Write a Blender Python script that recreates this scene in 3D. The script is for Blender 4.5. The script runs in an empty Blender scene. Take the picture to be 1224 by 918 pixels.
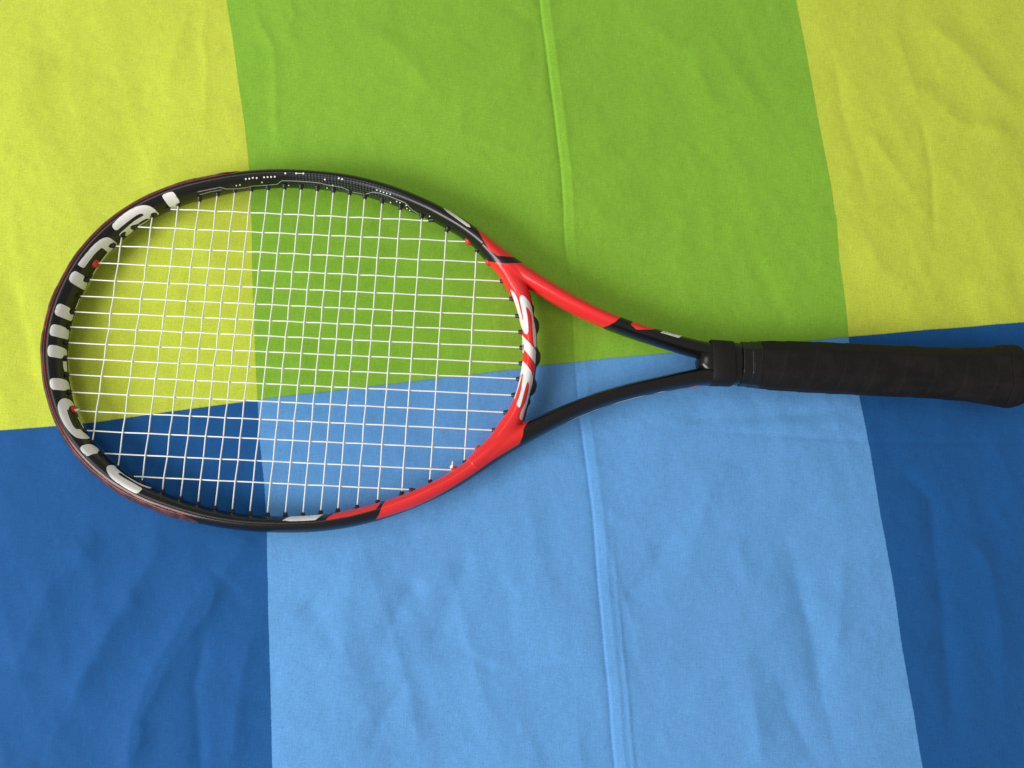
import bpy, bmesh, math, random
import numpy as np
from mathutils import Vector, Matrix
from mathutils.bvhtree import BVHTree
from mathutils.geometry import delaunay_2d_cdt

random.seed(7)
rng = np.random.default_rng(11)
scene = bpy.context.scene
col = scene.collection

# ------------------------------------------------------------------ camera
# metres; X runs along the racket (head at -X, butt at +X), Z is up
ZS = 0.0114                       # height of the string plane above the sheet
PITCH, YAW, FOC = math.radians(11.1023), math.radians(2.69619), 1000.0
CAM = Vector((0.0, -0.1326037, 0.5710473 + ZS))
cam_data = bpy.data.cameras.new("camera")
cam = bpy.data.objects.new("camera", cam_data)
col.objects.link(cam)
cam.location = CAM
cam.rotation_euler = (PITCH, 0, YAW)
cam_data.sensor_width = 36.0
cam_data.lens = 36.0 * FOC / 1224.0
cam_data.clip_start = 0.01
cam_data.clip_end = 20
scene.camera = cam

# ------------------------------------------------------------------ light
world = bpy.data.worlds.new("World")
scene.world = world
world.use_nodes = True
bg = world.node_tree.nodes["Background"]
bg.inputs[0].default_value = (1.0, 0.98, 0.95, 1)
bg.inputs[1].default_value = 0.385

def area(name, loc, aim, sx, sy, watts, colour):
    d = bpy.data.lights.new(name, 'AREA')
    d.shape = 'RECTANGLE'; d.size = sx; d.size_y = sy
    d.energy = watts; d.color = colour
    o = bpy.data.objects.new(name, d)
    col.objects.link(o)
    o.location = loc
    o.rotation_euler = (Vector(aim) - Vector(loc)).to_track_quat('-Z', 'Y').to_euler()
    return o

area("window_light", (-1.72, -1.05, 1.25), (0, 0, 0), 1.25, 1.0, 59, (1.0, 0.985, 0.96))
area("ceiling_bounce", (-1.05, 0.42, 1.75), (-0.1, 0, 0), 0.9, 0.7, 8, (1.0, 0.98, 0.95))

scene.view_settings.view_transform = 'Standard'
scene.view_settings.look = 'None'
scene.view_settings.exposure = -0.05
scene.view_settings.gamma = 1.0
scene.view_settings.use_curve_mapping = False
scene.render.resolution_x = 1024
scene.render.resolution_y = 768
scene.render.engine = 'CYCLES'

# ------------------------------------------------------------------ measuring
_R = np.array((Matrix.Rotation(YAW, 3, 'Z') @ Matrix.Rotation(PITCH, 3, 'X')))
_C = np.array(CAM)

def ray(px):
    px = np.atleast_2d(np.asarray(px, float))
    return np.stack([(px[:, 0] - 612) / FOC, -(px[:, 1] - 459) / FOC, -np.ones(len(px))], 1) @ _R.T

def at(px, z=ZS):
    """point at height z that was measured at picture position px"""
    d = ray(px)
    return _C + d * ((z - _C[2]) / d[:, 2])[:, None]

def proj(X):
    q = (np.asarray(X, float) - _C) @ _R
    return np.stack([612 + FOC * q[..., 0] / -q[..., 2], 459 - FOC * q[..., 1] / -q[..., 2]], -1)

def zoomed(pts, ox, oy, k):
    return [(ox + x / k, oy + y / k) for x, y in pts]

# ------------------------------------------------------------------ materials
def mat(name, base=(0.5, 0.5, 0.5), rough=0.5, spec=0.5, coat=0.0):
    m = bpy.data.materials.new(name)
    m.use_nodes = True
    b = m.node_tree.nodes["Principled BSDF"]
    b.inputs["Base Color"].default_value = (*base, 1)
    b.inputs["Roughness"].default_value = rough
    b.inputs["Specular IOR Level"].default_value = spec
    b.inputs["Coat Weight"].default_value = coat
    b.inputs["Coat Roughness"].default_value = 0.12
    return m, m.node_tree, b

class NT:
    """small node helper"""
    def __init__(s, nt): s.nt = nt
    def n(s, t, **kw):
        x = s.nt.nodes.new(t)
        for k, v in kw.items(): setattr(x, k, v)
        return x
    def l(s, a, b): s.nt.links.new(a, b)
    def set(s, sock, v):
        if hasattr(v, 'is_output'): s.l(v, sock)
        else: sock.default_value = v
    def math(s, op, a, b=0.0, c=None, clamp=False):
        x = s.n('ShaderNodeMath', operation=op, use_clamp=clamp)
        s.set(x.inputs[0], a); s.set(x.inputs[1], b)
        if c is not None: s.set(x.inputs[2], c)
        return x.outputs[0]
    def step(s, v, lo, hi):
        x = s.n('ShaderNodeMapRange', interpolation_type='SMOOTHSTEP')
        s.set(x.inputs['Value'], v)
        x.inputs['From Min'].default_value = lo; x.inputs['From Max'].default_value = hi
        return x.outputs['Result']
    def rangemap(s, v, a, b, c, d):
        x = s.n('ShaderNodeMapRange')
        s.set(x.inputs['Value'], v)
        for k, q in zip(('From Min', 'From Max', 'To Min', 'To Max'), (a, b, c, d)): x.inputs[k].default_value = q
        return x.outputs['Result']
    def mix(s, f, a, b, mode='MIX'):
        x = s.n('ShaderNodeMix', data_type='RGBA', blend_type=mode)
        s.set(x.inputs[0], f)
        for i, v in ((6, a), (7, b)):
            if isinstance(v, tuple): v = (*v, 1)
            s.set(x.inputs[i], v)
        return x.outputs[2]
    def attr(s, name):
        return s.n('ShaderNodeAttribute', attribute_name=name).outputs['Fac']
    def noise(s, vec, scale, detail=2.0, rough=0.5):
        x = s.n('ShaderNodeTexNoise')
        if vec is not None: s.l(vec, x.inputs['Vector'])
        x.inputs['Scale'].default_value = scale
        x.inputs['Detail'].default_value = detail
        x.inputs['Roughness'].default_value = rough
        return x.outputs['Fac']
    def bump(s, h, strength, dist, normal=None):
        x = s.n('ShaderNodeBump')
        s.l(h, x.inputs['Height'])
        x.inputs['Strength'].default_value = strength
        x.inputs['Distance'].default_value = dist
        if normal is not None: s.l(normal, x.inputs['Normal'])
        return x.outputs['Normal']
    def coords(s):
        return s.n('ShaderNodeTexCoord').outputs['Object']

LIME, GREEN = (0.545, 0.640, 0.060), (0.230, 0.470, 0.036)
SKY, NAVY = (0.115, 0.330, 0.680), (0.0072, 0.090, 0.292)

def sheet_material():
    m, nt, b = mat("printed_cotton", rough=0.85, spec=0.25)
    k = NT(nt)
    co = k.coords()
    wob = k.rangemap(k.noise(co, 700.0, 2), 0.3, 0.7, -0.00014, 0.00014)
    a1 = k.step(k.math('ADD', k.attr('edge_one'), wob), -0.0003, 0.0003)
    a3 = k.step(k.math('ADD', k.attr('edge_two'), wob), -0.0003, 0.0003)
    ah = k.step(k.math('ADD', k.attr('edge_cross'), wob), -0.0003, 0.0003)
    mid = k.math('MULTIPLY', a1, k.math('SUBTRACT', 1.0, a3))
    top = k.mix(mid, LIME, GREEN)
    bot = k.mix(mid, NAVY, SKY)
    c = k.mix(ah, bot, top)
    # where two printed fields meet the inks overlap in a hair-thin darker line
    def near(name, w):
        return k.math('SUBTRACT', 1.0, k.step(k.math('ABSOLUTE', k.math('ADD', k.attr(name), wob)), 0.0001, w))
    lap = k.math('MAXIMUM', near('edge_cross', 0.0008), k.math('MULTIPLY', k.math('MAXIMUM', near('edge_one', 0.0006), near('edge_two', 0.0006)), 0.5))
    # cotton: warp and weft slubs, speckle of the undyed fibre, faint mottling of the print
    def stretched(sx, sy, seed):
        mp = k.n('ShaderNodeMapping')
        k.l(co, mp.inputs['Vector'])
        mp.inputs['Scale'].default_value = (sx, sy, 1)
        mp.inputs['Rotation'].default_value = (0, 0, -0.15)
        mp.inputs['Location'].default_value = (seed, seed * 2, 0)
        return k.noise(mp.outputs[0], 1.0, 2, 0.6)
    warp, weft = stretched(1500, 110, 3.0), stretched(120, 1500, 7.0)
    threads = k.math('ADD', warp, weft)
    grain = k.noise(co, 1300.0, 2, 0.7)
    v = k.math('ADD', k.rangemap(threads, 0.7, 1.3, 0.90, 1.10), k.rangemap(grain, 0.3, 0.7, -0.14, 0.14))
    v = k.math('ADD', v, k.rangemap(k.noise(co, 30.0, 4, 0.6), 0.3, 0.7, -0.025, 0.025))
    v = k.math('MULTIPLY', v, k.rangemap(lap, 0, 1, 1.0, 0.78))
    vo = k.n('ShaderNodeTexVoronoi', feature='F1')                # sparse neps and lint in the yarn
    k.l(co, vo.inputs['Vector']); vo.inputs['Scale'].default_value = 85.0
    sep = k.n('ShaderNodeSeparateColor'); k.l(vo.outputs['Color'], sep.inputs[0])
    nep = k.math('MULTIPLY', k.math('SUBTRACT', 1.0, k.step(vo.outputs['Distance'], 0.025, 0.055)), k.step(sep.outputs[0], 0.55, 0.6))
    v = k.math('MULTIPLY', v, k.rangemap(nep, 0, 1, 1.0, 0.72))
    hs = k.n('ShaderNodeHueSaturation')
    k.l(c, hs.inputs['Color']); k.l(v, hs.inputs['Value'])
    k.l(hs.outputs[0], b.inputs['Base Color'])
    b.inputs['Sheen Weight'].default_value = 0.08
    n1 = k.bump(k.noise(co, 140.0, 4, 0.6), 0.10, 0.0008)
    n2 = k.bump(threads, 0.35, 0.00022, n1)
    n3 = k.bump(grain, 0.30, 0.0002, n2)
    k.l(n3, b.inputs['Normal'])
    return m

BLACK, RED = (0.0065, 0.0060, 0.0058), (0.80, 0.028, 0.029)

def frame_material():
    m, nt, b = mat("frame_paint", rough=0.34, spec=0.40)
    k = NT(nt)
    co = k.coords()
    red = k.step(k.attr('red_area'), -0.00022, 0.00022)
    # bare carbon weave under the lacquer on one stretch of the rim
    su, sv = k.attr('along'), k.attr('around')
    gu = k.math('PINGPONG', k.math('DIVIDE', su, 0.00236), 0.5)
    gv = k.math('PINGPONG', k.math('DIVIDE', sv, 0.0021), 0.5)
    tow = k.math('MULTIPLY', k.step(gu, 0.14, 0.34), k.step(gv, 0.10, 0.30))
    tow = k.math('MULTIPLY', tow, k.attr('carbon'))
    speck = k.rangemap(k.noise(co, 1500.0, 2), 0.3, 0.7, 0.7, 1.3)
    hs = k.n('ShaderNodeHueSaturation')
    hs.inputs['Color'].default_value = (*BLACK, 1)
    k.l(speck, hs.inputs['Value'])
    c = k.mix(tow, hs.outputs[0], (0.060, 0.072, 0.078))
    c = k.mix(red, c, RED)
    k.l(c, b.inputs['Base Color'])
    rr = k.rangemap(red, 0, 1, 0.24, 0.22)
    rr = k.math('ADD', rr, k.rangemap(k.noise(co, 60.0, 4), 0.3, 0.7, -0.03, 0.05))
    k.l(rr, b.inputs['Roughness'])
    k.l(k.bump(k.noise(co, 1300.0, 2), 0.10, 0.00012), b.inputs['Normal'])
    return m

def simple(name, base, rough, spec=0.5, var=0.12, scale=300.0, bumpd=0.0, coat=0.0):
    m, nt, b = mat(name, base, rough, spec, coat)
    k = NT(nt)
    co = k.coords()
    n = k.noise(co, scale, 4, 0.6)
    hs = k.n('ShaderNodeHueSaturation')
    hs.inputs['Color'].default_value = (*base, 1)
    k.l(k.rangemap(n, 0.3, 0.7, 1 - var, 1 + var), hs.inputs['Value'])
    k.l(hs.outputs[0], b.inputs['Base Color'])
    if bumpd: k.l(k.bump(n, 0.5, bumpd), b.inputs['Normal'])
    return m

def bumper_material():
    m, nt, b = mat("bumper_plastic", rough=0.42, spec=0.5)
    k = NT(nt)
    co = k.coords()
    n = k.noise(co, 160.0, 5, 0.7)
    c = k.mix(k.step(n, 0.40, 0.66), (0.040, 0.020, 0.023), (0.135, 0.042, 0.045))
    k.l(c, b.inputs['Base Color'])
    k.l(k.bump(k.noise(co, 420.0, 4, 0.7), 0.5, 0.0004), b.inputs['Normal'])
    return m

def grip_material():
    m, nt, b = mat("grip_wrap", rough=0.78, spec=0.24)
    k = NT(nt)
    co = k.coords()
    n = k.noise(co, 700.0, 4, 0.7)
    big = k.noise(co, 70.0, 4, 0.6)
    c = k.mix(k.step(big, 0.35, 0.7), (0.0058, 0.0050, 0.0047), (0.0125, 0.0098, 0.0090))
    c = k.mix(k.step(n, 0.55, 0.8), c, (0.022, 0.018, 0.017))
    k.l(c, b.inputs['Base Color'])
    k.l(k.rangemap(big, 0.3, 0.7, 0.62, 0.86), b.inputs['Roughness'])
    n1 = k.bump(n, 0.6, 0.00035)
    k.l(k.bump(k.noise(co, 130.0, 3, 0.6), 0.5, 0.0007, n1), b.inputs['Normal'])
    return m

M = dict(
    sheet=sheet_material(), frame=frame_material(), bumper=bumper_material(), grip=grip_material(),
    white=simple("white_print", (0.86, 0.84, 0.81), 0.34, 0.5, 0.03, 400.0),
    redp=simple("red_print", RED, 0.30, 0.5, 0.05, 400.0),
    dull_red=simple("dull_red_print", (0.45, 0.045, 0.035), 0.28, 0.6, 0.1, 400.0),
    fine=simple("silver_print", (0.30, 0.31, 0.31), 0.40, 0.5, 0.1, 800.0),
    string=simple("string_monofilament", (0.88, 0.88, 0.82), 0.33, 0.5, 0.05, 500.0),
    nylon=simple("black_nylon", (0.012, 0.012, 0.012), 0.42, 0.5, 0.2, 600.0, 0.0002),
    redny=simple("red_nylon", (0.62, 0.035, 0.025), 0.42, 0.5, 0.1, 600.0, 0.0002),
    rubber=simple("black_rubber", (0.0075, 0.0070, 0.0066), 0.58, 0.26, 0.2, 500.0, 0.0003),
    tape=simple("finishing_tape", (0.0065, 0.006, 0.006), 0.36, 0.36, 0.2, 300.0, 0.0004),
)

# ------------------------------------------------------------------ mesh helpers
def link_mesh(name, verts, faces, material, parent=None, smooth=True):
    me = bpy.data.meshes.new(name)
    me.from_pydata([tuple(map(float, v)) for v in verts], [], [tuple(map(int, f)) for f in faces])
    me.materials.append(material)
    if smooth: me.polygons.foreach_set('use_smooth', [True] * len(me.polygons))
    me.update()
    o = bpy.data.objects.new(name, me)
    col.objects.link(o)
    if parent is not None: o.parent = parent
    return o

def grid_faces(n, m, wrap):
    """n rings of m vertices each"""
    f = []
    mm = m if wrap else m - 1
    for i in range(n - 1):
        for j in range(mm):
            k = (j + 1) % m
            f.append((i * m + j, i * m + k, (i + 1) * m + k, (i + 1) * m + j))
    return f

def catmull(pts, spacing):
    p = np.asarray(pts, float)
    q = np.vstack([2 * p[0] - p[1], p, 2 * p[-1] - p[-2]])
    out = []
    for i in range(1, len(q) - 2):
        n = max(2, int(np.linalg.norm(q[i + 1][:2] - q[i][:2]) / spacing))
        t = np.linspace(0, 1, n, endpoint=False)[:, None]
        a, b, c, d = q[i - 1], q[i], q[i + 1], q[i + 2]
        out.append(0.5 * (2 * b + (c - a) * t + (2 * a - 5 * b + 4 * c - d) * t ** 2 + (3 * b - a - 3 * c + d) * t ** 3))
    out.append(p[-1:])
    return np.vstack(out)

def smooth1(x, k):
    for _ in range(k):
        y = x.copy(); y[1:-1] = (x[:-2] + 2 * x[1:-1] + x[2:]) / 4; x = y
    return x

def flat_normals(p):
    t = np.gradient(p, axis=0)
    t /= np.linalg.norm(t, axis=1)[:, None]
    return np.stack([-t[:, 1], t[:, 0]], 1)

def poly_sd(pts, poly):
    """signed distance, positive inside"""
    P_ = np.asarray(pts, float); V = np.asarray(poly, float)
    d = np.full(len(P_), 1e9); inside = np.zeros(len(P_), bool)
    for i in range(len(V)):
        a, b = V[i], V[(i + 1) % len(V)]
        e = b - a; w = P_ - a
        t = np.clip((w @ e) / (e @ e), 0, 1)
        d = np.minimum(d, np.linalg.norm(w - t[:, None] * e, axis=1))
        cond = (a[1] > P_[:, 1]) != (b[1] > P_[:, 1])
        xi = a[0] + (P_[:, 1] - a[1]) / (b[1] - a[1] + 1e-12) * (b[0] - a[0])
        inside ^= cond & (P_[:, 0] < xi)
    return np.where(inside, d, -d)

# ------------------------------------------------------------------ the sheet
V1 = [(269.3, 0), (276.7, 43), (283, 90), (290.7, 146.7), (296, 200), (300, 288), (300.5, 330), (304, 412), (306.8, 469), (310, 528), (315.6, 577), (318.6, 638), (320.7, 745), (322.7, 812), (325, 918)]
V3 = [(956.7, 0), (967.7, 56.7), (982.7, 143), (997.7, 220), (1004, 260), (1008.2, 306), (1016, 362.7), (1020, 406), (1032.7, 472.7), (1046, 539), (1058, 612), (1072.7, 688.7), (1086, 778.7), (1099.3, 852), (1111, 918)]
HZ = [(0, 514.3), (66.7, 508.3), (110, 504.3), (190, 492.7), (266.7, 482.7), (333, 474.3), (408, 465.3), (552.7, 447), (593.5, 442), (621.3, 439), (645.8, 434.7), (690, 430.4), (729, 426), (797.6, 420.6), (960.5, 406), (1020, 399.4), (1105.7, 391.6), (1224, 382.2)]
CR = [(646.6, 0), (656, 75), (665.4, 150), (671.3, 200), (676, 283), (685, 380), (694, 500), (704, 570), (710, 612), (716.8, 700), (724, 780), (730.7, 850), (736, 918)]

def vnoise(x, y, seed):
    """smooth value noise on arrays"""
    r = np.random.default_rng(seed).random((256, 256))
    xi, yi = np.floor(x).astype(int), np.floor(y).astype(int)
    fx, fy = x - xi, y - yi
    fx = fx * fx * fx * (fx * (fx * 6 - 15) + 10); fy = fy * fy * fy * (fy * (fy * 6 - 15) + 10)
    g = lambda a, b: r[a % 256, b % 256]
    return (g(xi, yi) * (1 - fx) + g(xi + 1, yi) * fx) * (1 - fy) + (g(xi, yi + 1) * (1 - fx) + g(xi + 1, yi + 1) * fx) * fy - 0.5

def interp_ext(q, xs, ys):
    """linear interpolation that keeps the mean slope beyond the ends"""
    o = np.argsort(xs); xs, ys = np.asarray(xs)[o], np.asarray(ys)[o]
    s = (ys[-1] - ys[0]) / (xs[-1] - xs[0])
    v = np.interp(q, xs, ys)
    v = np.where(q < xs[0], ys[0] + (q - xs[0]) * s, v)
    return np.where(q > xs[-1], ys[-1] + (q - xs[-1]) * s, v)

def axis_coords(lo, hi, d, far):
    c = list(np.arange(lo, hi, d))
    s, x = d, c[-1]
    while x < far: s *= 1.25; x += s; c.append(x)
    s, x = d, c[0]; pre = []
    while x > -far: s *= 1.25; x -= s; pre.append(x)
    return np.array(pre[::-1] + c)

# wrinkles: picture polyline, half width (mm), height (mm); negative height is a furrow
FOLDS = [
    ([(262, 690), (226, 745), (190, 800), (165, 860), (150, 930)], 9, 1.5),
    ([(300, 640), (262, 690)], 8, 0.6),
    ([(245, 760), (232, 820), (236, 870), (240, 930)], 5, -1.0),
    ([(200, 640), (150, 720), (110, 790), (70, 860), (40, 930)], 10, 1.1),
    ([(120, 640), (60, 700), (20, 800)], 14, 0.9),
    ([(90, 820), (60, 880), (40, 930)], 7, -0.8),
    ([(300, 760), (285, 830), (275, 930)], 8, 0.7),
    ([(245, 0), (240, 40), (246, 70), (243, 150)], 4.5, 0.8),
    ([(225, 10), (205, 60), (198, 110)], 7, 0.6),
    ([(300, 0), (312, 30), (326, 55), (328, 90), (328, 180)], 4, 0.9),
    ([(345, 0), (352, 18), (340, 35)], 3, 0.7),
    ([(170, 95), (165, 130)], 5, -0.4),
    ([(60, 60), (20, 130), (0, 200)], 16, 0.7),
    ([(210, 180), (150, 230), (60, 260)], 14, 0.6),
    ([(1000, 60), (1012, 130), (1030, 190), (1045, 240)], 4, -0.8),
    ([(1070, 20), (1085, 60), (1105, 130)], 5, 0.7),
    ([(1103, 130), (1112, 165), (1120, 205), (1124, 290)], 3, -0.9),
    ([(1110, 20), (1160, 60), (1224, 130)], 12, 1.0),
    ([(1090, 90), (1150, 140), (1224, 160)], 10, 0.8),
    ([(1040, 150), (1075, 200), (1100, 230)], 6, 0.7),
    ([(960, 242), (1060, 238), (1130, 236)], 2.5, -0.5),
    ([(900, 247), (960, 242)], 3, 0.4),
    ([(1040, 280), (1060, 320), (1090, 350)], 8, 0.7),
    ([(816, 512), (900, 517), (1000, 523), (1060, 527), (1140, 527), (1224, 527)], 1.8, -0.55),
    ([(816, 500), (900, 498), (980, 492), (1030, 487)], 5, -1.0),
    ([(870, 505), (950, 505), (1030, 505)], 5, 0.6),
    ([(945, 640), (955, 680), (975, 760), (990, 840), (1010, 918)], 9, -1.0),
    ([(895, 790), (905, 850), (915, 918)], 8, 1.0),
    ([(930, 800), (950, 860), (985, 918)], 8, -1.1),
    ([(885, 640), (895, 700)], 5, 0.7),
    ([(1015, 660), (1010, 710), (1005, 790)], 6, 0.6),
    ([(1120, 620), (1130, 690), (1140, 780), (1150, 870)], 7, -1.0),
    ([(1160, 630), (1190, 680), (1205, 760), (1210, 850)], 8, 0.9),
    ([(1085, 560), (1120, 600), (1125, 640)], 6, -0.8),
    ([(500, 690), (475, 730), (455, 775)], 9, -0.9),
    ([(560, 660), (540, 720), (520, 770)], 10, -0.7),
    ([(540, 770), (590, 805), (620, 800), (700, 795)], 4, -0.6),
    ([(560, 775), (600, 800)], 5, 0.5),
    ([(485, 815), (460, 850), (440, 900)], 7, -0.8),
    ([(365, 720), (385, 740)], 9, -0.7),
    ([(420, 660), (410, 760), (420, 850)], 12, 0.7),
    ([(800, 640), (780, 690), (745, 720)], 8, -0.7),
    ([(860, 560), (840, 620), (820, 690)], 9, 0.6),
    ([(430, 30), (480, 60), (520, 110)], 11, 0.6),
    ([(600, 0), (640, 20), (645, 70)], 7, -0.6),
    ([(770, 20), (830, 60), (860, 130)], 10, 0.5),
    ([(560, 160), (610, 180), (640, 190)], 5, 0.35),
    ([(850, 30), (880, 80), (930, 140)], 9, 0.5),
    ([(560, 260), (620, 265), (700, 280)], 9, -0.6),
    ([(10, 330), (30, 400), (40, 470)], 11, -0.9),
    ([(320, 440), (420, 400), (520, 390)], 14, 0.5),
]

def build_sheet():
    xs = axis_coords(-0.43, 0.40, 0.0015, 0.95)
    xs = np.concatenate([xs[xs < -0.012], np.arange(-0.012, 0.092, 0.0007), xs[xs > 0.0925]])    # finer along the crease
    ys = axis_coords(-0.31, 0.32, 0.0015, 0.85)
    nx, ny = len(xs), len(ys)
    X, Y = np.meshgrid(xs, ys)
    q1 = at(V1, 0); q3 = at(V3, 0); qh = at(HZ, 0); qc = at(CR, 0)
    e1 = X - interp_ext(Y, q1[:, 1], q1[:, 0])
    e3 = X - interp_ext(Y, q3[:, 1], q3[:, 0])
    eh = Y - interp_ext(X, qh[:, 0], qh[:, 1])
    dc = X - interp_ext(Y, qc[:, 1], qc[:, 0]) + 0.0006 * vnoise(Y * 40, Y * 0, 5)
    Z = np.zeros_like(X)
    # the bed under it: gentle swells
    Z += 0.0050 * vnoise(X * 7 + 3, Y * 7, 1) + 0.0018 * vnoise(X * 17, Y * 15 + 9, 2)
    # drawn wrinkles running across the weave, oblique in most places
    u, v = X * 0.80 + Y * 0.60, -X * 0.60 + Y * 0.80
    msk = np.clip(0.5 + 1.6 * vnoise(X * 5 + 20, Y * 5, 3), 0, 1)
    def ridged(a, b, seed): return 0.5 - np.abs(2 * vnoise(a, b, seed))
    wx, wy = 0.012 * vnoise(X * 14, Y * 14, 51), 0.012 * vnoise(X * 14, Y * 14, 52)
    Z += (0.0011 * vnoise(u * 16, v * 60, 4) + 0.0007 * ridged((u + wx) * 12, (v + wy) * 34, 53)) * msk
    u2, v2 = X * 0.35 - Y * 0.94, X * 0.94 + Y * 0.35
    Z += (0.0010 * vnoise(u2 * 14, v2 * 62, 6) + 0.0008 * ridged((u2 + wx) * 11, (v2 + wy) * 38, 54)) * (1 - msk)
    Z += 0.0005 * ridged((X + wy) * 30, (Y + wx) * 22, 55)
    Z += 0.00035 * vnoise(X * 110, Y * 110, 8) + 0.00016 * vnoise(X * 260, Y * 240, 9)
    # folds one can point to
    for kf, (pl, hw, ht) in enumerate(FOLDS):
        if kf < 7: ht *= 1.6                                      # the deep pulls in the near left corner
        p = at(pl, 0)[:, :2]; hw *= 0.001; ht *= 0.00145
        x0, y0 = p.min(0) - 4 * hw; x1, y1 = p.max(0) + 4 * hw
        i0, i1 = np.searchsorted(xs, (x0, x1)); j0, j1 = np.searchsorted(ys, (y0, y1))
        sx, sy = X[j0:j1, i0:i1], Y[j0:j1, i0:i1]
        if sx.size == 0: continue
        d = np.full(sx.shape, 1e9); tt = np.zeros(sx.shape)
        cum = np.r_[0, np.cumsum(np.linalg.norm(np.diff(p, axis=0), axis=1))]
        for i in range(len(p) - 1):
            e = p[i + 1] - p[i]; wx, wy = sx - p[i, 0], sy - p[i, 1]
            t = np.clip((wx * e[0] + wy * e[1]) / (e @ e), 0, 1)
            dd = np.hypot(wx - t * e[0], wy - t * e[1])
            tt = np.where(dd < d, (cum[i] + t * (cum[i + 1] - cum[i])) / cum[-1], tt); d = np.minimum(d, dd)
        fade = np.clip(np.minimum(tt, 1 - tt) * 5 + 0.25, 0, 1)
        if hw < 0.0055: ht *= 0.55
        elif hw > 0.0085: ht *= 1.3
        wv = 1 + 0.5 * vnoise(sx * 60, sy * 60, 21)
        Z[j0:j1, i0:i1] += ht * wv * np.exp(-(d / hw) ** 1.5) * fade
    # ironed-in crease: falls towards the line, rises over a narrow facing strip
    amp = 0.82 + 0.35 * vnoise(Y * 9, Y * 0 + 2.5, 12) - 0.12 * np.clip(-Y / 0.2, 0, 1) - 0.3 * np.exp(-((Y - 0.03) / 0.05) ** 2)
    left = np.where(dc < 0, -0.0012 * np.exp(dc / 0.0022) - 0.0005 * np.exp(dc / 0.012), 0)
    rise = np.where(dc >= 0, -0.0017 + 0.0013 * np.clip(dc / 0.0012, 0, 1) + 0.0014 * np.clip(dc / 0.0072, 0, 1), 0)
    rise = np.where(dc > 0.0072, 0.0010 * np.exp(-(dc - 0.0072) / 0.006), rise)
    Z += 1.25 * amp * (left + rise)
    low = np.clip((-0.10 - Y) / 0.1, 0, 1)
    Z += low * 0.0005 * np.exp(-((dc - 0.0125) / 0.0016) ** 2)
    # the racket presses it down: flat under the head, sunk under the heavier handle
    Z = np.clip(Z, -0.004, 0.004)
    tilt = -0.0070 * np.clip((X + 0.30) / 0.64, -0.2, 1.15)
    Z += tilt - 0.0012
    r = np.hypot((X + 0.17) / 1.28, Y)
    ring = np.exp(-((r - 0.124) / 0.016) ** 2) * (X < 0.02)
    arm = np.exp(-((np.abs(Y) - np.clip(0.056 - 0.44 * (X - 0.003), 0.008, 0.09)) / 0.014) ** 2) * (X > -0.02) * (X < 0.15)
    Z -= np.maximum(Z + 0.0012, 0) * np.maximum(ring, arm)
    hnd = np.clip((X - 0.12) / 0.06, 0, 1) * np.exp(-(Y / 0.030) ** 4)
    Z = Z * (1 - hnd) + hnd * np.minimum(Z, -0.0048)
    butt = np.exp(-(((X - 0.338) / 0.020) ** 2 + (Y / 0.024) ** 2))
    Z -= 0.0022 * butt
    Z = np.where(X > 0.1, np.minimum(Z, 0.004), Z)
    idx = np.arange(nx * ny).reshape(ny, nx)
    F = np.stack([idx[:-1, :-1], idx[:-1, 1:], idx[1:, 1:], idx[1:, :-1]], -1).reshape(-1, 4)
    me = bpy.data.meshes.new("bed_sheet")
    me.vertices.add(nx * ny)
    me.vertices.foreach_set('co', np.stack([X, Y, Z], -1).astype(np.float32).ravel())
    me.loops.add(F.size); me.loops.foreach_set('vertex_index', F.ravel().astype(np.int32))
    me.polygons.add(len(F))
    me.polygons.foreach_set('loop_start', (np.arange(len(F)) * 4).astype(np.int32))
    me.polygons.foreach_set('use_smooth', np.ones(len(F), bool))
    me.update(calc_edges=True); me.validate()
    for nm, a in (('edge_one', e1), ('edge_two', e3), ('edge_cross', eh)):
        at_ = me.attributes.new(nm, 'FLOAT', 'POINT')
        at_.data.foreach_set('value', a.astype(np.float32).ravel())
    me.materials.append(M['sheet'])
    o = bpy.data.objects.new("bed_sheet", me)
    col.objects.link(o)
    o['label'] = "wrinkled cotton bed sheet printed with large lime, green and blue squares"
    o['category'] = "bed sheet"
    return o

sheet = build_sheet()

# ------------------------------------------------------------------ the racket
racket = bpy.data.objects.new("tennis_racket", None)
racket.empty_display_size = 0.05
col.objects.link(racket)
racket['label'] = "black and red tennis racket with white strings lying on the printed sheet"
racket['category'] = "tennis racket"

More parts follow.
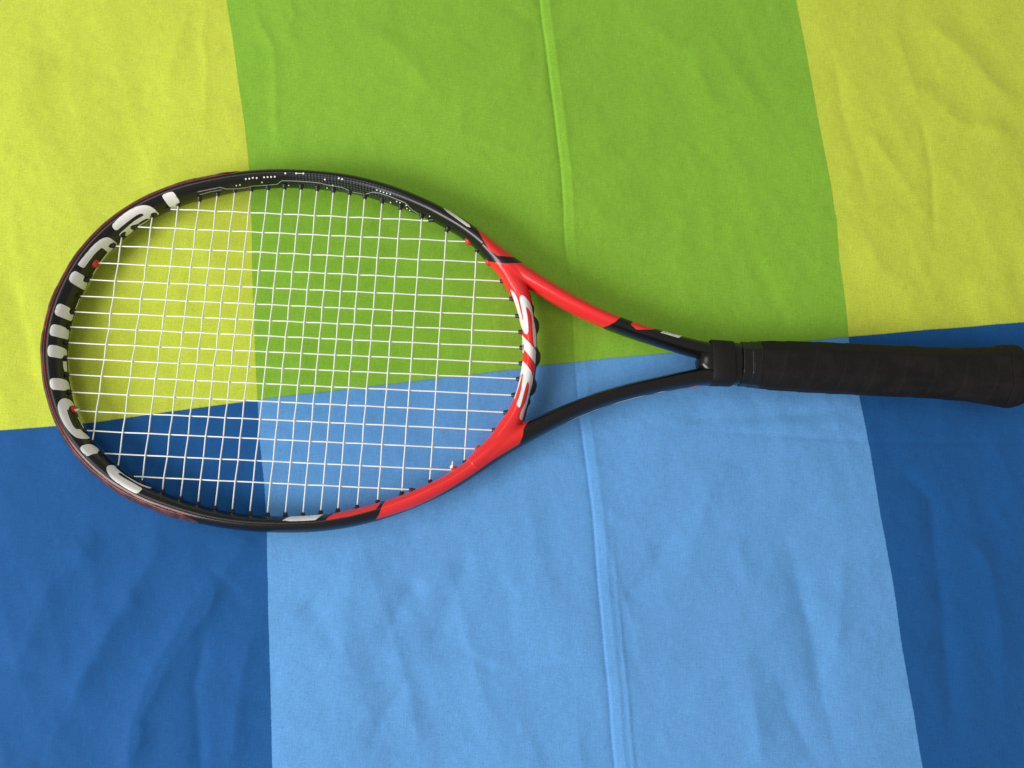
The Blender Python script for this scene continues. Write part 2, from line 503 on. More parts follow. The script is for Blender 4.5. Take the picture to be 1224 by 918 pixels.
# half of the frame from the tip of the head to the shaft: x, y, half width (mm)
HALF = [(-327.5,0.0,7.41),(-326.8,12.2,7.40),(-324.7,24.2,7.32),(-321.4,36.0,7.15),(-317.1,47.4,6.94),(-311.7,58.4,6.78),(-305.0,68.6,6.77),(-297.3,78.0,6.82),(-288.5,86.5,6.88),(-278.9,94.1,6.84),(-268.7,100.7,6.78),(-257.8,106.3,6.75),(-246.5,110.9,6.76),(-234.9,114.6,6.68),(-223.1,117.8,6.44),(-211.1,120.3,6.06),(-199.1,122.3,5.76),(-186.9,123.7,5.55),(-174.7,124.4,5.45),(-162.5,124.4,5.45),(-150.3,124.0,5.51),(-138.1,123.1,5.59),(-126.0,121.5,5.63),(-114.0,119.1,5.72),(-102.2,116.0,5.80),(-90.6,112.3,5.78),(-79.1,108.0,5.70),(-67.9,103.2,5.65),(-57.0,97.6,5.62),(-46.4,91.7,5.60),(-36.2,84.9,5.75),(-26.6,77.4,6.18),(-17.1,69.7,6.65),(-7.2,62.5,6.80),(3.1,56.1,6.68),(13.7,50.0,6.42),(24.4,44.1,6.14),(35.2,38.5,5.83),(46.3,33.3,5.65),(57.6,28.6,5.57),(69.1,24.5,5.48),(80.8,20.8,5.42),(92.5,17.6,5.44),(104.4,14.5,5.55),(116.2,11.6,5.84),(128.2,9.3,6.13),(142.0,7.8,6.3)]
half = np.array(HALF) * 0.001
path = np.vstack([half[::-1], half[1:] * [1, -1, 1]])          # upper arm -> tip -> lower arm
path = catmull(path, 0.0008)
CL, HWID = smooth1(path[:, :2], 6), smooth1(path[:, 2], 10)
NRM = flat_normals(CL)
if ((CL - np.array([-0.17, 0])) * NRM).sum(1).mean() < 0: NRM = -NRM
ARC = np.r_[0, np.cumsum(np.linalg.norm(np.diff(CL, axis=0), axis=1))]
NST = len(CL)
INBUMP = 1 / (1 + np.exp((CL[:, 0] + 0.214) / 0.004))           # stretch of the head the bumper covers
HH = 0.0110

def section(i, th, off=0.0):
    """point on the frame at station(s) i, angle th (0 outward, 90 deg up), raised by off"""
    i = np.asarray(i)
    w = HWID[i] - 0.0004 * INBUMP[i]
    cx = -0.0004 * INBUMP[i]
    c, s = np.cos(th), np.sin(th)
    lat = w * c; z = HH * s
    n = np.stack([c / w, s / HH + 0 * w], -1); n /= np.linalg.norm(n, axis=-1)[..., None]
    lat = cx + lat + n[..., 0] * off; z = z + n[..., 1] * off
    return np.stack([CL[i, 0] + NRM[i, 0] * lat, CL[i, 1] + NRM[i, 1] * lat, ZS + z], -1)

NR = 44
TH = np.linspace(0, 2 * np.pi, NR, endpoint=False)
fv = np.stack([section(np.arange(NST), t) for t in TH], 1)      # NST x NR x 3

def tube_obj(name, rings, material, parent, caps=True):
    n, m = rings.shape[:2]
    faces = grid_faces(n, m, True)
    if caps:
        faces.append(tuple(range(m))[::-1]); faces.append(tuple((n - 1) * m + j for j in range(m)))
    o = link_mesh(name, rings.reshape(-1, 3), faces, material, parent)
    bm = bmesh.new(); bm.from_mesh(o.data)
    bmesh.ops.recalc_face_normals(bm, faces=bm.faces)
    bm.to_mesh(o.data); bm.free()
    return o

RED_MAIN = [(590.3, 313.2), (603, 314.8), (624, 314.3), (640, 313), (700, 340), (750, 372), (742, 379), (735, 385), (728, 389), (720, 391.5), (700, 392), (645, 364), (662, 400), (664, 430), (652, 470), (641, 494), (634, 501.2), (628.3, 507.8), (625.8, 512.7), (625, 520.8), (621, 530.7), (614.4, 534.7), (589.9, 549.4), (565.4, 566.8), (541.6, 582), (517, 595.8), (492.5, 607.2), (468, 615.4), (449.2, 621), (453.3, 614.6), (456.6, 604.8), (461.5, 597), (470, 580), (540, 548), (588, 500), (598, 430), (580, 330), (578, 312)]
RED_WEDGE = [(569.8, 272.5), (578, 287.4), (584, 298), (594, 305.5), (611, 307), (622, 308.5), (600, 282)]
RED_LOW = [(388.3, 621.8), (394, 616.9), (402, 612.4), (414, 607), (432, 601), (457.5, 595), (452.5, 604.5), (449, 608.6), (440, 611.2), (419, 616.5), (400, 620)]
RED_DIAMOND = [(754, 387.7), (758, 383), (775, 383), (790, 391), (780, 393.9), (760.7, 394)]

def paint(o, carbon=None, along=None, around=None):
    me = o.data
    co = np.empty(len(me.vertices) * 3); me.vertices.foreach_get('co', co); co = co.reshape(-1, 3)
    top = co.copy(); top[:, 2] = ZS + np.abs(co[:, 2] - ZS)      # both faces of the racket carry the same paint
    p = proj(top)
    sd = np.max([poly_sd(p, q) for q in (RED_MAIN, RED_WEDGE, RED_LOW, RED_DIAMOND)], axis=0) * 0.00056
    for nm, a in (('red_area', sd), ('carbon', carbon), ('along', along), ('around', around)):
        if a is None: continue
        x = me.attributes.new(nm, 'FLOAT', 'POINT'); x.data.foreach_set('value', np.asarray(a, np.float32).ravel())

frame = tube_obj("frame", fv, M['frame'], racket)
pxs = proj(np.c_[CL, np.full(NST, ZS)])
cmask = np.clip((pxs[:, 0] - 345) / 30, 0, 1) * np.clip((490 - pxs[:, 0]) / 25, 0, 1) * (CL[:, 1] > 0)
cm = cmask[:, None] * np.clip((TH[None, :] - 1.45) / 0.2, 0, 1) * (TH[None, :] < 3.3)
paint(frame, cm, np.repeat(ARC[:, None], NR, 1), np.repeat((TH * 0.0085)[None, :], NST, 0))

# throat bridge that closes the oval
BR = [(-30, 78), (-22, 70.2), (-13.9, 61.8), (-6.9, 52.3), (-1.8, 43), (1.0, 34), (3.0, 26), (4.7, 18), (5.7, 9), (6.0, 0)]
brp = np.array(BR + [(x, -y) for x, y in BR[-2::-1]]) * 0.001
brw = np.interp(np.abs(brp[:, 1]), [0, 0.026, 0.034, 0.043, 0.052, 0.062, 0.08], [0.0049, 0.0050, 0.0054, 0.0064, 0.0072, 0.0062, 0.0052])
brp = catmull(np.c_[brp, brw], 0.0009)
BC, BW = smooth1(brp[:, :2], 5), brp[:, 2]
BN = flat_normals(BC)
if BN[len(BN) // 2, 0] < 0: BN = -BN                              # towards the handle
BH = np.interp(np.abs(BC[:, 1]), [0, 0.035, 0.06], [0.0092, 0.0098, 0.0104])

def bridge_pt(i, th, off=0.0):
    c, s = np.cos(th), np.sin(th)
    w, h = BW[i], BH[i]
    c2 = np.sign(c) * np.abs(c) ** (2 / 2.3); s2 = np.sign(s) * np.abs(s) ** (2 / 2.3)
    lat = (w + off) * c2; z = (h + off) * s2
    return np.stack([BC[i, 0] + BN[i, 0] * lat, BC[i, 1] + BN[i, 1] * lat, ZS + z], -1)

TB = np.linspace(0, 2 * np.pi, 40, endpoint=False)
bv = np.stack([bridge_pt(np.arange(len(BC)), t) for t in TB], 1)
def arm_height(xy):
    """height of the side arms over the string plane at plan positions"""
    a = np.where((CL[:, 0] > -0.07) & (CL[:, 0] < 0.06))[0]
    out = np.empty(len(xy))
    for q, p in enumerate(xy):
        dd = np.linalg.norm(CL[a] - p, axis=1); i = np.argmin(dd); r = dd[i] / HWID[a[i]]
        out[q] = HH * math.sqrt(1 - r * r) if r < 1 else -HH * 1.6 * (r - 1)
    return out
flat = bv.reshape(-1, 3)
sel = np.where(np.abs(flat[:, 1]) > 0.034)[0]
ah_ = arm_height(flat[sel, :2])
zz = flat[sel, 2] - ZS; sg_ = np.where(zz >= 0, 1, -1); zz = np.abs(zz)
hk = np.clip(0.006 - np.abs(zz - ah_), 0, None) / 0.006
flat[sel, 2] = ZS + sg_ * np.where(ah_ > 0.0005, np.maximum(np.maximum(zz, ah_) + hk * hk * 0.006 / 4 - 0.00022, zz), zz)
bridge = tube_obj("throat_bridge", bv, M['frame'], racket)
paint(bridge)

# black grommet strip on the handle side of the bridge, with a swelling at each string
def bridge_strip():
    ii = np.where(np.abs(BC[:, 1]) < 0.047)[0]
    ths = np.radians(np.linspace(34, -40, 13))
    prof = np.sin(np.linspace(0, np.pi, 13)) ** 0.6
    y = BC[ii, 1]
    px = proj(np.c_[BC[ii], np.full(len(ii), ZS)])[:, 1]
    lump = np.zeros(len(ii))
    for c, hw in ((371, 5), (390, 9), (427, 9.5), (461, 9), (478, 4)):
        lump = np.maximum(lump, np.clip(1 - ((px - c) / hw) ** 4, 0, 1) * (1.0 if hw > 6 else 0.45))
    lump = smooth1(lump, 3)
    endf = np.clip((0.047 - np.abs(y)) / 0.004, 0, 1)
    rings = []
    for t, pr in zip(ths, prof):
        off = -0.0008 + pr * endf * (0.0012 + 0.0026 * lump)
        rings.append(bridge_pt(ii, t, off))
    r = np.stack(rings, 1)
    link_mesh("grommet_strip", r.reshape(-1, 3), grid_faces(r.shape[0], r.shape[1], False), M['nylon'], bridge)
bridge_strip()

# bumper guard round the tip of the head
def bumper():
    ii = np.where(CL[:, 0] < -0.2085)[0]
    s = ARC[ii]; mid = (s[0] + s[-1]) / 2
    e = np.clip((np.minimum(s - s[0], s[-1] - s)) / 0.010, 0, 1)
    # moulded in segments: the lip steps a little at every grommet hole
    seg = 0.00022 * np.sign(np.sin((s - mid) / 0.0155 * np.pi)) * (0.5 + 0.5 * np.sin(s * 37))
    seg = smooth1(seg, 3)
    top = np.radians(69)
    ths = np.concatenate([[top + 0.05, top + 0.02], np.linspace(top, -top, 26), [-top - 0.02, -top - 0.05]])
    offs = np.concatenate([[-0.0004, 0.0004], np.full(26, 0.00085), [0.0004, -0.0004]])
    rings = []
    for t, o in zip(ths, offs):
        shrink = t * (0.55 + 0.45 * e)
        rings.append(np.array([section(np.array([i]), sh, (o + sg if o > 0 else o) * (0.2 + 0.8 * ee))[0] for i, sh, sg, ee in zip(ii, shrink, seg, e)]))
    r = np.stack(rings, 1)
    o = link_mesh("bumper_guard", r.reshape(-1, 3), grid_faces(r.shape[0], r.shape[1], False), M['bumper'], racket)
    o['label'] = "dark maroon bumper guard round the tip of the head"
    # string grooves moulded along its outer wall
    return o
bumper_o = bumper()

def ribbon(name, ii, th0, th1, off, material, parent, taper=0.006, n=4):
    ii = np.asarray(ii); s = ARC[ii]
    e = np.clip(np.minimum(s - s[0], s[-1] - s) / taper, 0.05, 1)
    mid, hw = (th0 + th1) / 2, (th1 - th0) / 2
    rings = []
    for q in np.linspace(-1, 1, n):
        th = mid + q * hw * e
        c = np.array([section(np.array([i]), t, off)[0] for i, t in zip(ii, th)])
        rings.append(c)
    r = np.stack(rings, 1)
    return link_mesh(name, r.reshape(-1, 3), grid_faces(r.shape[0], n, False), material, parent)

ribbon("stripe", np.where(CL[:, 0] < -0.206)[0], math.radians(70), math.radians(74.5), 0.00012, M['dull_red'], frame, 0.012)
low = CL[:, 1] < 0
mmr = lambda a, b: np.where((CL[:, 0] > a) & (CL[:, 0] < b) & low)[0]
ribbon("stripe", mmr(0.030, 0.058), math.radians(2), math.radians(9), 0.0001, M['white'], frame)
ribbon("stripe", mmr(0.060, 0.088), math.radians(2), math.radians(11), 0.0001, M['white'], frame)
ribbon("stripe", mmr(0.091, 0.102), math.radians(1), math.radians(14), 0.0001, M['white'], frame)
ribbon("stripe", mmr(0.106, 0.113), math.radians(1), math.radians(10), 0.0001, M['redp'], frame)
ribbon("stripe", mmr(0.115, 0.127), math.radians(-2), math.radians(16), 0.0001, M['redp'], frame)

# ------------------------------------------------------------------ print on the frame
def bvh_of(*objs):
    vs, fs = [], []
    for o in objs:
        b = len(vs)
        vs += [v.co.copy() for v in o.data.vertices]
        fs += [tuple(b + i for i in p.vertices) for p in o.data.polygons]
    return BVHTree.FromPolygons(vs, fs)
BVH = bvh_of(frame, bridge)
CPX = np.vstack([proj(np.c_[CL, np.full(NST, ZS)]), proj(np.c_[BC, np.full(len(BC), ZS)])])

def onto(px, lift):
    """the spot on the frame's own surface measured at px"""
    px = np.asarray(px, float)
    goal = CPX[np.argmin(np.linalg.norm(CPX - px, axis=1))]
    for t in (0, 0.08, 0.16, 0.25, 0.35, 0.5):                     # just off the edge: slide onto the frame
        d = Vector(ray(px + (goal - px) * t)[0]).normalized()
        loc, nor, _, _ = BVH.ray_cast(CAM, d)
        if loc is not None: break
    else:
        loc, nor, _, _ = BVH.find_nearest(Vector(at(px, ZS + 0.002)[0]))
    if nor.dot(d) > 0: nor = -nor
    return loc + nor * lift

def chaikin(p, n):
    p = np.asarray(p, float)
    for _ in range(n):
        q = np.roll(p, -1, 0)
        p = np.stack([0.8 * p + 0.2 * q, 0.2 * p + 0.8 * q], 1).reshape(-1, 2)
    return p

def decal(name, polys, material, parent=frame, rounding=1, lift=0.00016, cell=1.6):
    if not isinstance(polys[0], list): polys = [polys]
    verts, faces = [], []
    for poly in polys:
        p = chaikin(poly, rounding) if rounding else np.asarray(poly, float)
        e = []
        for i in range(len(p)):                                   # no long boundary edges
            q = p[(i + 1) % len(p)]; n = max(1, int(np.linalg.norm(q - p[i]) / cell))
            e += [p[i] + (q - p[i]) * t / n for t in range(n)]
        e = np.array(e)
        lo, hi = e.min(0), e.max(0)
        gx, gy = np.meshgrid(np.arange(lo[0] + cell / 2, hi[0], cell), np.arange(lo[1] + cell / 2, hi[1], cell))
        g = np.c_[gx.ravel(), gy.ravel()]
        if len(g): g = g[poly_sd(g, p) > cell * 0.3]
        vs = [Vector(v) for v in np.vstack([e, g])]
        r = delaunay_2d_cdt(vs, [(i, (i + 1) % len(e)) for i in range(len(e))], [], 0, 1e-6)
        rv = np.array([tuple(v) for v in r[0]])
        tri = np.array([f for f in r[2]])
        keep = poly_sd(rv[tri].mean(1), p) > 0
        base = len(verts)
        verts += [onto(v, lift) for v in rv]
        faces += [tuple(base + int(i) for i in f) for f in tri[keep]]
    bm = bmesh.new()
    bv_ = [bm.verts.new(v) for v in verts]
    for f in faces: bm.faces.new([bv_[i] for i in f])
    bmesh.ops.delete(bm, geom=[v for v in bm.verts if not v.link_faces], context='VERTS')
    bmesh.ops.recalc_face_normals(bm, faces=bm.faces)
    if bm.faces and sum(f.normal.z for f in bm.faces) < 0: bmesh.ops.reverse_faces(bm, faces=bm.faces)
    me = bpy.data.meshes.new(name); bm.to_mesh(me); bm.free()
    me.polygons.foreach_set('use_smooth', [True] * len(me.polygons))
    me.materials.append(material)
    o = bpy.data.objects.new(name, me); col.objects.link(o); o.parent = parent
    return o

K = 11.92
LETTERS = [
    zoomed([(875,295),(900,265),(960,240),(1020,228),(1050,240),(1130,365),(1120,420),(1085,462),(1000,462),(985,445)], 120, 210, K),
    zoomed([(165,720),(185,675),(300,570),(420,487),(520,437),(620,417),(700,430),(765,468),(835,540),(820,562),(795,520),(740,525),(715,548),(725,600),(690,620),(665,605),(600,635),(525,690),(470,700),(430,715),(425,755),(460,772),(480,775),(430,820),(370,862),(350,850),(368,795),(320,800),(285,835),(275,860),(265,840),(290,805),(350,755),(430,685),(500,630),(580,585),(620,560),(600,540),(560,540),(500,572),(420,630),(300,725),(240,775),(205,775)], 120, 210, K),
    zoomed([(395,540),(480,430),(580,310),(680,215),(760,170),(820,160),(870,180),(960,255),(940,268),(900,245),(850,255),(825,290),(850,312),(900,315),(870,350),(830,385),(790,350),(740,312),(715,320),(640,390),(560,490),(490,590),(460,598),(400,560)], 60, 270, K),
    zoomed([(265,760),(290,690),(340,645),(370,645),(495,720),(462,770),(480,800),(535,800),(490,915),(460,905),(400,870),(290,805)], 60, 270, K),
    zoomed([(300,390),(330,300),(370,272),(420,285),(530,340),(505,380),(520,430),(575,425),(540,528),(450,490),(320,440)], 40, 340, K),
    zoomed([(230,665),(250,590),(290,565),(380,585),(465,620),(470,645),(510,645),(495,790),(440,775),(320,745),(250,730),(232,700)], 40, 340, K),
    zoomed([(200,110),(210,50),(240,25),(330,35),(430,70),(475,105),(475,180),(430,175),(405,225),(300,205),(225,195),(205,165)], 40, 410, K),
    zoomed([(230,560),(240,515),(280,500),(380,505),(470,530),(500,570),(520,665),(470,660),(455,680),(340,670),(270,665),(240,620)], 40, 410, K),
    zoomed([(225,260),(230,200),(270,145),(330,130),(400,155),(445,200),(475,265),(420,235),(385,260),(380,300),(355,290),(365,340),(400,440),(450,540),(490,575),(545,570),(590,620),(640,650),(690,705),(640,712),(560,712),(480,690),(400,620),(320,510),(260,390),(235,310)], 50, 465, K),
    zoomed([(130,125),(150,95),(210,75),(280,72),(340,100),(410,165),(370,180),(385,200),(300,215),(250,240),(225,240),(170,195),(140,155)], 85, 525, K),
    zoomed([(500,415),(515,385),(560,370),(620,378),(640,410),(690,455),(760,510),(800,535),(830,550),(930,610),(1040,660),(1155,695),(1110,705),(1000,665),(880,600),(760,520),(700,482),(670,485),(680,510),(780,570),(900,635),(1010,700),(1010,720),(945,775),(900,765),(780,700),(640,610),(560,540),(515,470)], 85, 525, K),
]
for p in LETTERS: decal("letter", p, M['white'])
SLIVERS = [
    zoomed([(520,715),(600,675),(680,628),(705,622),(640,668),(560,715),(500,762)], 120, 210, K),
    zoomed([(850,365),(740,500),(610,695),(597,690),(720,495),(825,362)], 60, 270, K),
    zoomed([(650,195),(662,198),(605,352),(590,350)], 40, 340, K),
    zoomed([(418,262),(470,262),(478,415),(440,405),(420,340)], 40, 410, K),
    zoomed([(505,400),(520,395),(600,560),(588,565)], 50, 465, K),
]
for p in SLIVERS: decal("letter_edge", p, M['white'], rounding=0)

G = zoomed([(358,125),(385,145),(430,195),(470,290),(500,420),(530,540),(545,582),(548,560),(525,430),(500,310),(490,250),(505,215),(530,210),(570,240),(620,300),(660,380),(690,490),(710,620),(730,760),(735,918),(732,960),(690,940),(680,800),(670,650),(660,520),(630,430),(585,370),(580,400),(600,500),(615,640),(615,730),(600,772),(570,765),(530,690),(510,640),(490,560),(450,400),(400,250)], 580, 335, K)
decal("letter", G, M['white'], bridge)
decal("letter", [(624.4, 400.5), (629, 406), (633, 410), (638.2, 416), (641.3, 423.5), (640.2, 435), (639, 434.5), (634, 427), (629, 420.5), (627, 418), (626, 422), (625, 422)], M['white'], bridge, rounding=0)
Hh = zoomed([(540,260),(550,210),(600,270),(650,340),(668,420),(660,480),(640,600),(600,720),(560,820),(545,905),(525,925),(505,890),(530,800),(580,700),(610,580),(622,500),(610,455),(595,480),(570,560),(540,680),(515,765),(500,770),(470,735),(500,660),(530,560),(545,450),(555,370),(545,360),(530,420),(510,500),(480,590),(455,670),(445,660),(480,560),(510,440),(530,320)], 570, 410, 9.975)
decal("letter", Hh, M['white'], bridge)

decal("stripe", [(529.8, 249), (534, 250.3), (547, 258.8), (561, 268.8), (562.5, 272), (558.4, 271), (546, 262), (534.7, 254)], M['white'], rounding=0)
decal("stripe", zoomed([(85,505),(180,455),(300,425),(450,412),(600,402),(770,383),(700,405),(640,440),(560,498),(400,510),(200,515)], 330, 580, K), M['white'], rounding=0)
decal("stripe", zoomed([(825,450),(870,430),(1145,490),(1085,525)], 720, 360, K), M['white'], rounding=0)

def line_polys(pts, w):
    out = []
    for (x0, y0), (x1, y1) in zip(pts[:-1], pts[1:]):
        d = np.array([x1 - x0, y1 - y0]); d /= np.linalg.norm(d); n = np.array([-d[1], d[0]]) * w / 2
        a, b = np.array([x0, y0]) - d * w * 0.2, np.array([x1, y1]) + d * w * 0.2
        out.append([tuple(a + n), tuple(b + n), tuple(b - n), tuple(a - n)])
    return out

L1 = [(236.4, 229.2), (263.3, 223.8), (270, 225.8), (285, 225.4), (295, 224), (301, 222.3), (315.2, 221.4), (331.2, 220.2), (337, 215.8), (355.5, 216.4), (370, 217.3), (382.6, 218.6), (389.3, 220.6), (409.4, 223.9), (419.5, 229), (433.8, 231.8), (437, 232), (445.5, 229.5), (453.9, 230.8), (466.8, 235), (484.4, 242.3), (493.6, 251.5), (501, 256)]
decal("circuit_line", line_polys(L1, 0.85), M['fine'], rounding=0, lift=0.0001)
decal("circuit_line", line_polys([(238.8, 232.5), (252, 229), (265, 226.8)], 0.7), M['fine'], rounding=0, lift=0.0001)
DOTS = zoomed([(165,225),(215,220),(265,208),(320,210),(425,200),(475,197),(525,195),(578,192),(395,272),(30,318),(80,308),(728,146),(882,146),(985,148),(775,315)], 280, 195, K) \
     + zoomed([(218,172),(418,155),(465,168),(330,255),(250,293),(960,323),(1010,340),(1055,355),(1100,370),(1150,382),(1153,500)], 370, 200, K) \
     + zoomed([(200,318),(290,305),(335,322),(425,362),(435,405),(475,430),(758,517)], 450, 215, K)
dp = []
for i, (x, y) in enumerate(DOTS):
    r = 1.1 if i < 8 or 11 <= i <= 13 or i in (15, 16, 17) else 0.85
    dp.append([(x + r * math.cos(a), y + r * math.sin(a)) for a in np.linspace(0, 2 * math.pi, 8, endpoint=False)])
dp += line_polys([(280 + 882 / K, 195 + 146 / K), (280 + 985 / K, 195 + 148 / K)], 0.6)
decal("circuit_dots", dp, M['white'], rounding=0, lift=0.00018, cell=50)['kind'] = 'stuff'

# ------------------------------------------------------------------ strings
MAINS = [(96.9,-259.3,-71.4),(82.2,-281.1,-44.5),(67.1,-294.9,-26.4),(53.6,-305.4,-16.9),(40.9,-309.9,-9.9),(28.5,-314.6,-5.0),(16.9,-317.1,-2.3),(5.7,-318.4,-1.0),(-5.7,-318.0,-1.0),(-16.9,-317.3,-2.4),(-28.5,-314.1,-5.2),(-40.9,-310.4,-10.1),(-53.6,-303.3,-17.3),(-67.1,-295.8,-26.6),(-82.2,-281.7,-45.3),(-96.9,-259.4,-72.8)]
CROSS = [(-291.1,-74.0,74.1),(-271.1,-90.8,89.8),(-253.4,-99.4,99.2),(-238.6,-104.9,103.8),(-225.9,-109.0,108.7),(-213.7,-111.9,111.9),(-201.8,-114.2,113.5),(-189.9,-115.9,115.1),(-177.8,-116.7,116.2),(-165.8,-117.0,116.5),(-153.8,-116.4,116.0),(-142.0,-115.9,115.3),(-130.1,-113.9,114.0),(-118.7,-112.0,111.5),(-105.9,-109.1,108.5),(-92.2,-105.1,104.3),(-76.4,-98.5,98.3),(-57.9,-89.8,88.9),(-35.3,-75.6,74.6)]
SR = 0.00050
jit = rng.normal(0, 0.00007, (16, 19, 2))

def tube_along(pts, r, sides=8):
    pts = np.asarray(pts, float)
    t = np.gradient(pts, axis=0); t /= np.linalg.norm(t, axis=1)[:, None]
    up = np.array([0, 0, 1.0])
    a = np.cross(t, up); a /= np.linalg.norm(a, axis=1)[:, None]
    b = np.cross(a, t)
    th = np.linspace(0, 2 * np.pi, sides, endpoint=False)
    rr = np.broadcast_to(np.asarray(r, float), (len(pts),))
    return pts[:, None] + rr[:, None, None] * (np.cos(th)[None, :, None] * a[:, None] + np.sin(th)[None, :, None] * b[:, None])

def weave_path(s, lat, z, s0, s1):
    """cosine ease between crossings"""
    S, Lq, Zq = [], [], []
    s = np.r_[s0, s, s1]; lat = np.r_[lat[0], lat, lat[-1]]; z = np.r_[0, z, 0]
    for i in range(len(s) - 1):
        t = np.linspace(0, 1, 6, endpoint=False); k = (1 - np.cos(np.pi * t)) / 2
        S.append(s[i] + (s[i + 1] - s[i]) * t); Lq.append(lat[i] + (lat[i + 1] - lat[i]) * t); Zq.append(z[i] + (z[i + 1] - z[i]) * k)
    return np.r_[np.concatenate(S), s[-1]], np.r_[np.concatenate(Lq), lat[-1]], np.r_[np.concatenate(Zq), 0]

for i, (y, xl, xr) in enumerate(MAINS):
    js = [j for j, c in enumerate(CROSS) if xl + 2 < c[0] < xr - 2 and c[1] < y < c[2]]
    s = np.array([CROSS[j][0] for j in js]) / 1000
    z = np.array([-1 if (i + j) % 2 == 0 else 1 for j in js]) * SR * 0.92
    la = y / 1000 + jit[i, js, 0] * 0.7
    S, Lq, Zq = weave_path(s, la, z, (xl - 6) / 1000, (xr + 5) / 1000)
    r = tube_along(np.stack([S, Lq, ZS + Zq], 1), SR)
    tube_obj("string", r, M['string'], racket)
for j, (x, yb, yt) in enumerate(CROSS):
    is_ = [i for i in range(15, -1, -1) if yb + 1.5 < MAINS[i][0] < yt - 1.5 and MAINS[i][1] < x < MAINS[i][2]]
    s = np.array([MAINS[i][0] for i in is_]) / 1000
    z = np.array([1 if (i + j) % 2 == 0 else -1 for i in is_]) * SR * 0.92
    la = x / 1000 + jit[is_, j, 1] * 1.3
    S, Lq, Zq = weave_path(s, la, z, (yb - 5) / 1000, (yt + 5) / 1000)
    r = tube_along(np.stack([Lq, S, ZS + Zq], 1), SR)
    tube_obj("string", r, M['string'], racket)

# ------------------------------------------------------------------ grommets
def grommet_mesh(name, material, prof):
    n = 12
    th = np.linspace(0, 2 * np.pi, n, endpoint=False)
    rings = np.array([[(x, r * math.cos(a), r * math.sin(a)) for a in th] for x, r in prof])
    me = bpy.data.meshes.new(name)
    f = grid_faces(len(prof), n, True) + [tuple(range(n))[::-1], tuple((len(prof) - 1) * n + q for q in range(n))]
    me.from_pydata(rings.reshape(-1, 3).tolist(), [], f)
    me.materials.append(material)
    me.polygons.foreach_set('use_smooth', [True] * len(me.polygons))
    me.update()
    return me
mm = 0.001
G_STD = grommet_mesh("grommet", M['nylon'], [(0.3*mm, 1.15*mm), (0, 1.35*mm), (-0.4*mm, 1.55*mm), (-2.0*mm, 1.65*mm), (-2.1*mm, 2.1*mm), (-9*mm, 2.2*mm)])
G_RED = grommet_mesh("grommet", M['redny'], [(0.2*mm, 1.1*mm), (0, 1.5*mm), (-0.4*mm, 2.9*mm), (-1.3*mm, 3.5*mm), (-2.2*mm, 3.6*mm), (-9*mm, 3.6*mm)])

def put_grommet(tip, direction, red=False):
    o = bpy.data.objects.new("grommet", G_RED if red else G_STD)
    col.objects.link(o); o.parent = racket
    d = Vector(direction).normalized()
    q = d.to_track_quat('X', 'Z')
    o.matrix_local = Matrix.Translation(Vector(tip)) @ q.to_matrix().to_4x4()
    return o

WALL = BVH
def inner_wall(origin, d):
    loc, nor, _, _ = WALL.ray_cast(Vector(origin), Vector(d), 0.05)
    return loc
red_left, red_right = {3, 12}, {1, 2, 13, 14}
for i, (y, xl, xr) in enumerate(MAINS):
    for x, sgn, reds in ((xl, 1, red_left), (xr, -1, red_right)):
        tip = Vector((x * mm, y * mm, ZS)); d = Vector((sgn, 0, 0))
        hit = inner_wall(Vector((x * mm + sgn * 0.03, y * mm, ZS)), -d)
        if hit is not None:
            gap = (tip.x - hit.x) * sgn
            tip.x = hit.x + sgn * min(max(gap, 0.0011), 0.0034)
            if i in reds: tip.x = hit.x + sgn * 0.0014
        nrm = Vector((sgn, 0, 0)) if abs(y) < 60 else Vector((sgn, -0.35 * np.sign(y), 0))
        put_grommet(tip, nrm, i in reds)
for j, (x, yb, yt) in enumerate(CROSS):
    for yv, sgn in ((yb, 1), (yt, -1)):
        tip = Vector((x * mm, yv * mm, ZS)); d = Vector((0, sgn, 0))
        hit = inner_wall(Vector((x * mm, yv * mm + sgn * 0.03, ZS)), -d)
        if hit is not None:
            gap = (tip.y - hit.y) * sgn
            tip.y = hit.y + sgn * min(max(gap, 0.0011), 0.0034)
        tilt = 0.45 if j < 2 else (-0.4 if j > 16 else 0)
        put_grommet(tip, (tilt, sgn, 0))

# knots where the string ends are tied off
def knot(px, tail):
    c = at(px, ZS + 0.001)[0]
    t = np.linspace(0, 1, 40)
    a = t * 4.2 * math.pi
    rk = 0.0004 + 0.0005 * np.sin(np.pi * t)
    p = np.stack([c[0] + rk * np.cos(a), c[1] + rk * np.sin(a * 1.3), c[2] + (t - 0.5) * 0.0020], 1)
    e = p[-1] + np.array(tail)
    p = np.vstack([p, p[-1] + (e - p[-1]) * np.array([[0.35], [0.7], [1.0]])])
    tube_obj("knot", tube_along(p, np.r_[np.full(len(p) - 3, SR), SR, SR * 0.9, SR * 0.6], 8), M['string'], racket)
knot((540.0, 558.0), (0.0002, 0.0042, 0.0016))
knot((92.5, 490.5), (-0.0018, 0.0006, 0.0005))

# ------------------------------------------------------------------ shaft, collar, grip
def superell(w, h, p, n, cy=0.0, cz=0.0):
    th = np.linspace(0, 2 * np.pi, n, endpoint=False)
    c, s = np.cos(th), np.sin(th)
    return np.stack([cy + w * np.sign(c) * np.abs(c) ** (2 / p), cz + h * np.sign(s) * np.abs(s) ** (2 / p)], 1)

def loft_x(name, stations, n, p, material, parent, slant=0.0):
    rings = []
    for x, w, h, cy in stations:
        s = superell(w, h, p, n, cy)
        rings.append(np.c_[np.full(n, x) - slant * s[:, 0], s[:, 0], ZS + s[:, 1]])
    return tube_obj(name, np.array(rings), material, parent)

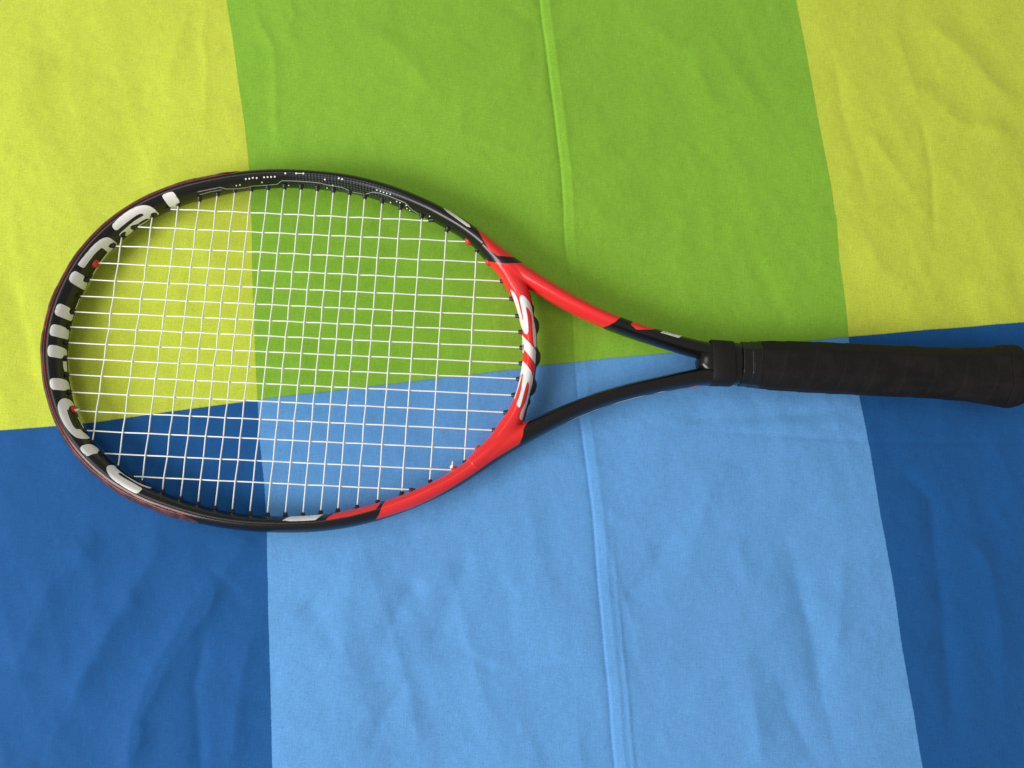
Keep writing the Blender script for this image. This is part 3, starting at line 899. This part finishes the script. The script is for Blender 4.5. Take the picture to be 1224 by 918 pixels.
shaft = loft_x("shaft", [(0.1225, 0.0016, 0.0030, 0.0008), (0.1235, 0.0040, 0.0062, 0.0008), (0.126, 0.0072, 0.0088, 0.0008), (0.130, 0.0105, 0.0098, 0.0006), (0.135, 0.0132, 0.0104, 0.0005), (0.146, 0.0146, 0.0116, 0.0010), (0.162, 0.0148, 0.0122, 0.0010)], 48, 2.6, M['frame'], racket)
paint(shaft)
collar = loft_x("grip_collar", [(0.1318, 0.0146, 0.0112, 0.0008), (0.1319, 0.0156, 0.0121, 0.0008), (0.1325, 0.0159, 0.0124, 0.0008), (0.1395, 0.0157, 0.0126, 0.0008), (0.1466, 0.0155, 0.0127, 0.0008), (0.1474, 0.0153, 0.0125, 0.0008), (0.1476, 0.0146, 0.0117, 0.0008)], 64, 3.2, M['rubber'], racket, 0.03)

def octagon(th, w, h, k):
    """radius of a rounded octagonal handle section"""
    c, s = np.cos(th), np.sin(th)
    d = (w + h) * 0.5 * 1.045
    planes = np.stack([np.abs(c) / w, np.abs(s) / h, (np.abs(c) + np.abs(s)) * 0.7071 / (d)], 0)
    return 1.0 / (planes ** k).sum(0) ** (1 / k)

def grip_section(x, th):
    w = np.interp(x, [0.157, 0.160, 0.166, 0.175, 0.20, 0.29, 0.312, 0.325, 0.333, 0.341], [0.0149, 0.0152, 0.0158, 0.0165, 0.0171, 0.0172, 0.0181, 0.0195, 0.0207, 0.0212])
    h = np.interp(x, [0.157, 0.166, 0.175, 0.20, 0.29, 0.312, 0.325, 0.333, 0.341], [0.0128, 0.0136, 0.0142, 0.0150, 0.0152, 0.0158, 0.0170, 0.0178, 0.0181])
    r = octagon(th, w, h, 26)
    ph = (x / 0.0205 + th / (2 * np.pi)) % 1.0                   # overlapped winding of the overgrip
    lap = np.where(ph < 0.07, ph / 0.07, 1 - (ph - 0.07) / 0.93)
    fade = np.clip((x - 0.163) / 0.006, 0, 1)
    return r + 0.00034 * lap * fade + 0.00018 * vnoise(np.full_like(th, x * 150), th * 5, 31) + 0.00022 * vnoise(np.full_like(th, x * 55), th * 3, 32)

CY = 0.0010
tg = np.linspace(0, 2 * np.pi, 120, endpoint=False)
def ring(x, r): return np.c_[np.full(len(tg), x), CY + r * np.cos(tg), ZS + r * np.sin(tg)]
rings = [ring(0.1575, np.full(len(tg), 0.0120)), ring(0.1576, grip_section(0.1576, tg) - 0.0006)] + [ring(x, grip_section(x, tg)) for x in np.arange(0.158, 0.3330, 0.0007)]
grip = tube_obj("grip", np.array(rings), M['grip'], racket)

rings = []
for t in np.linspace(0, 1, 26):
    x = 0.3325 + 0.0175 * t
    f = (1 - max(0, (t - 0.42) / 0.58) ** 3.0 * 0.42)
    w = grip_section(min(x, 0.341), tg) * f * (1.006 if t > 0 else 0.97)
    rings.append(ring(x, w))
for q in (0.45, 0.25, 0.02): rings.append(ring(0.3505, grip_section(0.341, tg) * q))
tube_obj("butt_cap", np.array(rings), M['grip'], grip)

# glossy finishing tape where the wrap starts
rings = []
for k, x in enumerate(np.arange(0.1528, 0.1660, 0.00035)):
    bump = 0.00012 * abs(math.sin(k * 0.55)) + (0.00030 if k in (18, 19, 21, 22) else 0)
    e = min(1, k / 2, (38 - k) / 2)
    rings.append(ring(x, grip_section(max(x, 0.158), tg) + 0.0001 + bump * max(e, 0) + 0.00010 * vnoise(np.full_like(tg, k * 0.7), tg * 4, 40)))
tube_obj("finishing_tape", np.array(rings), M['tape'], grip)
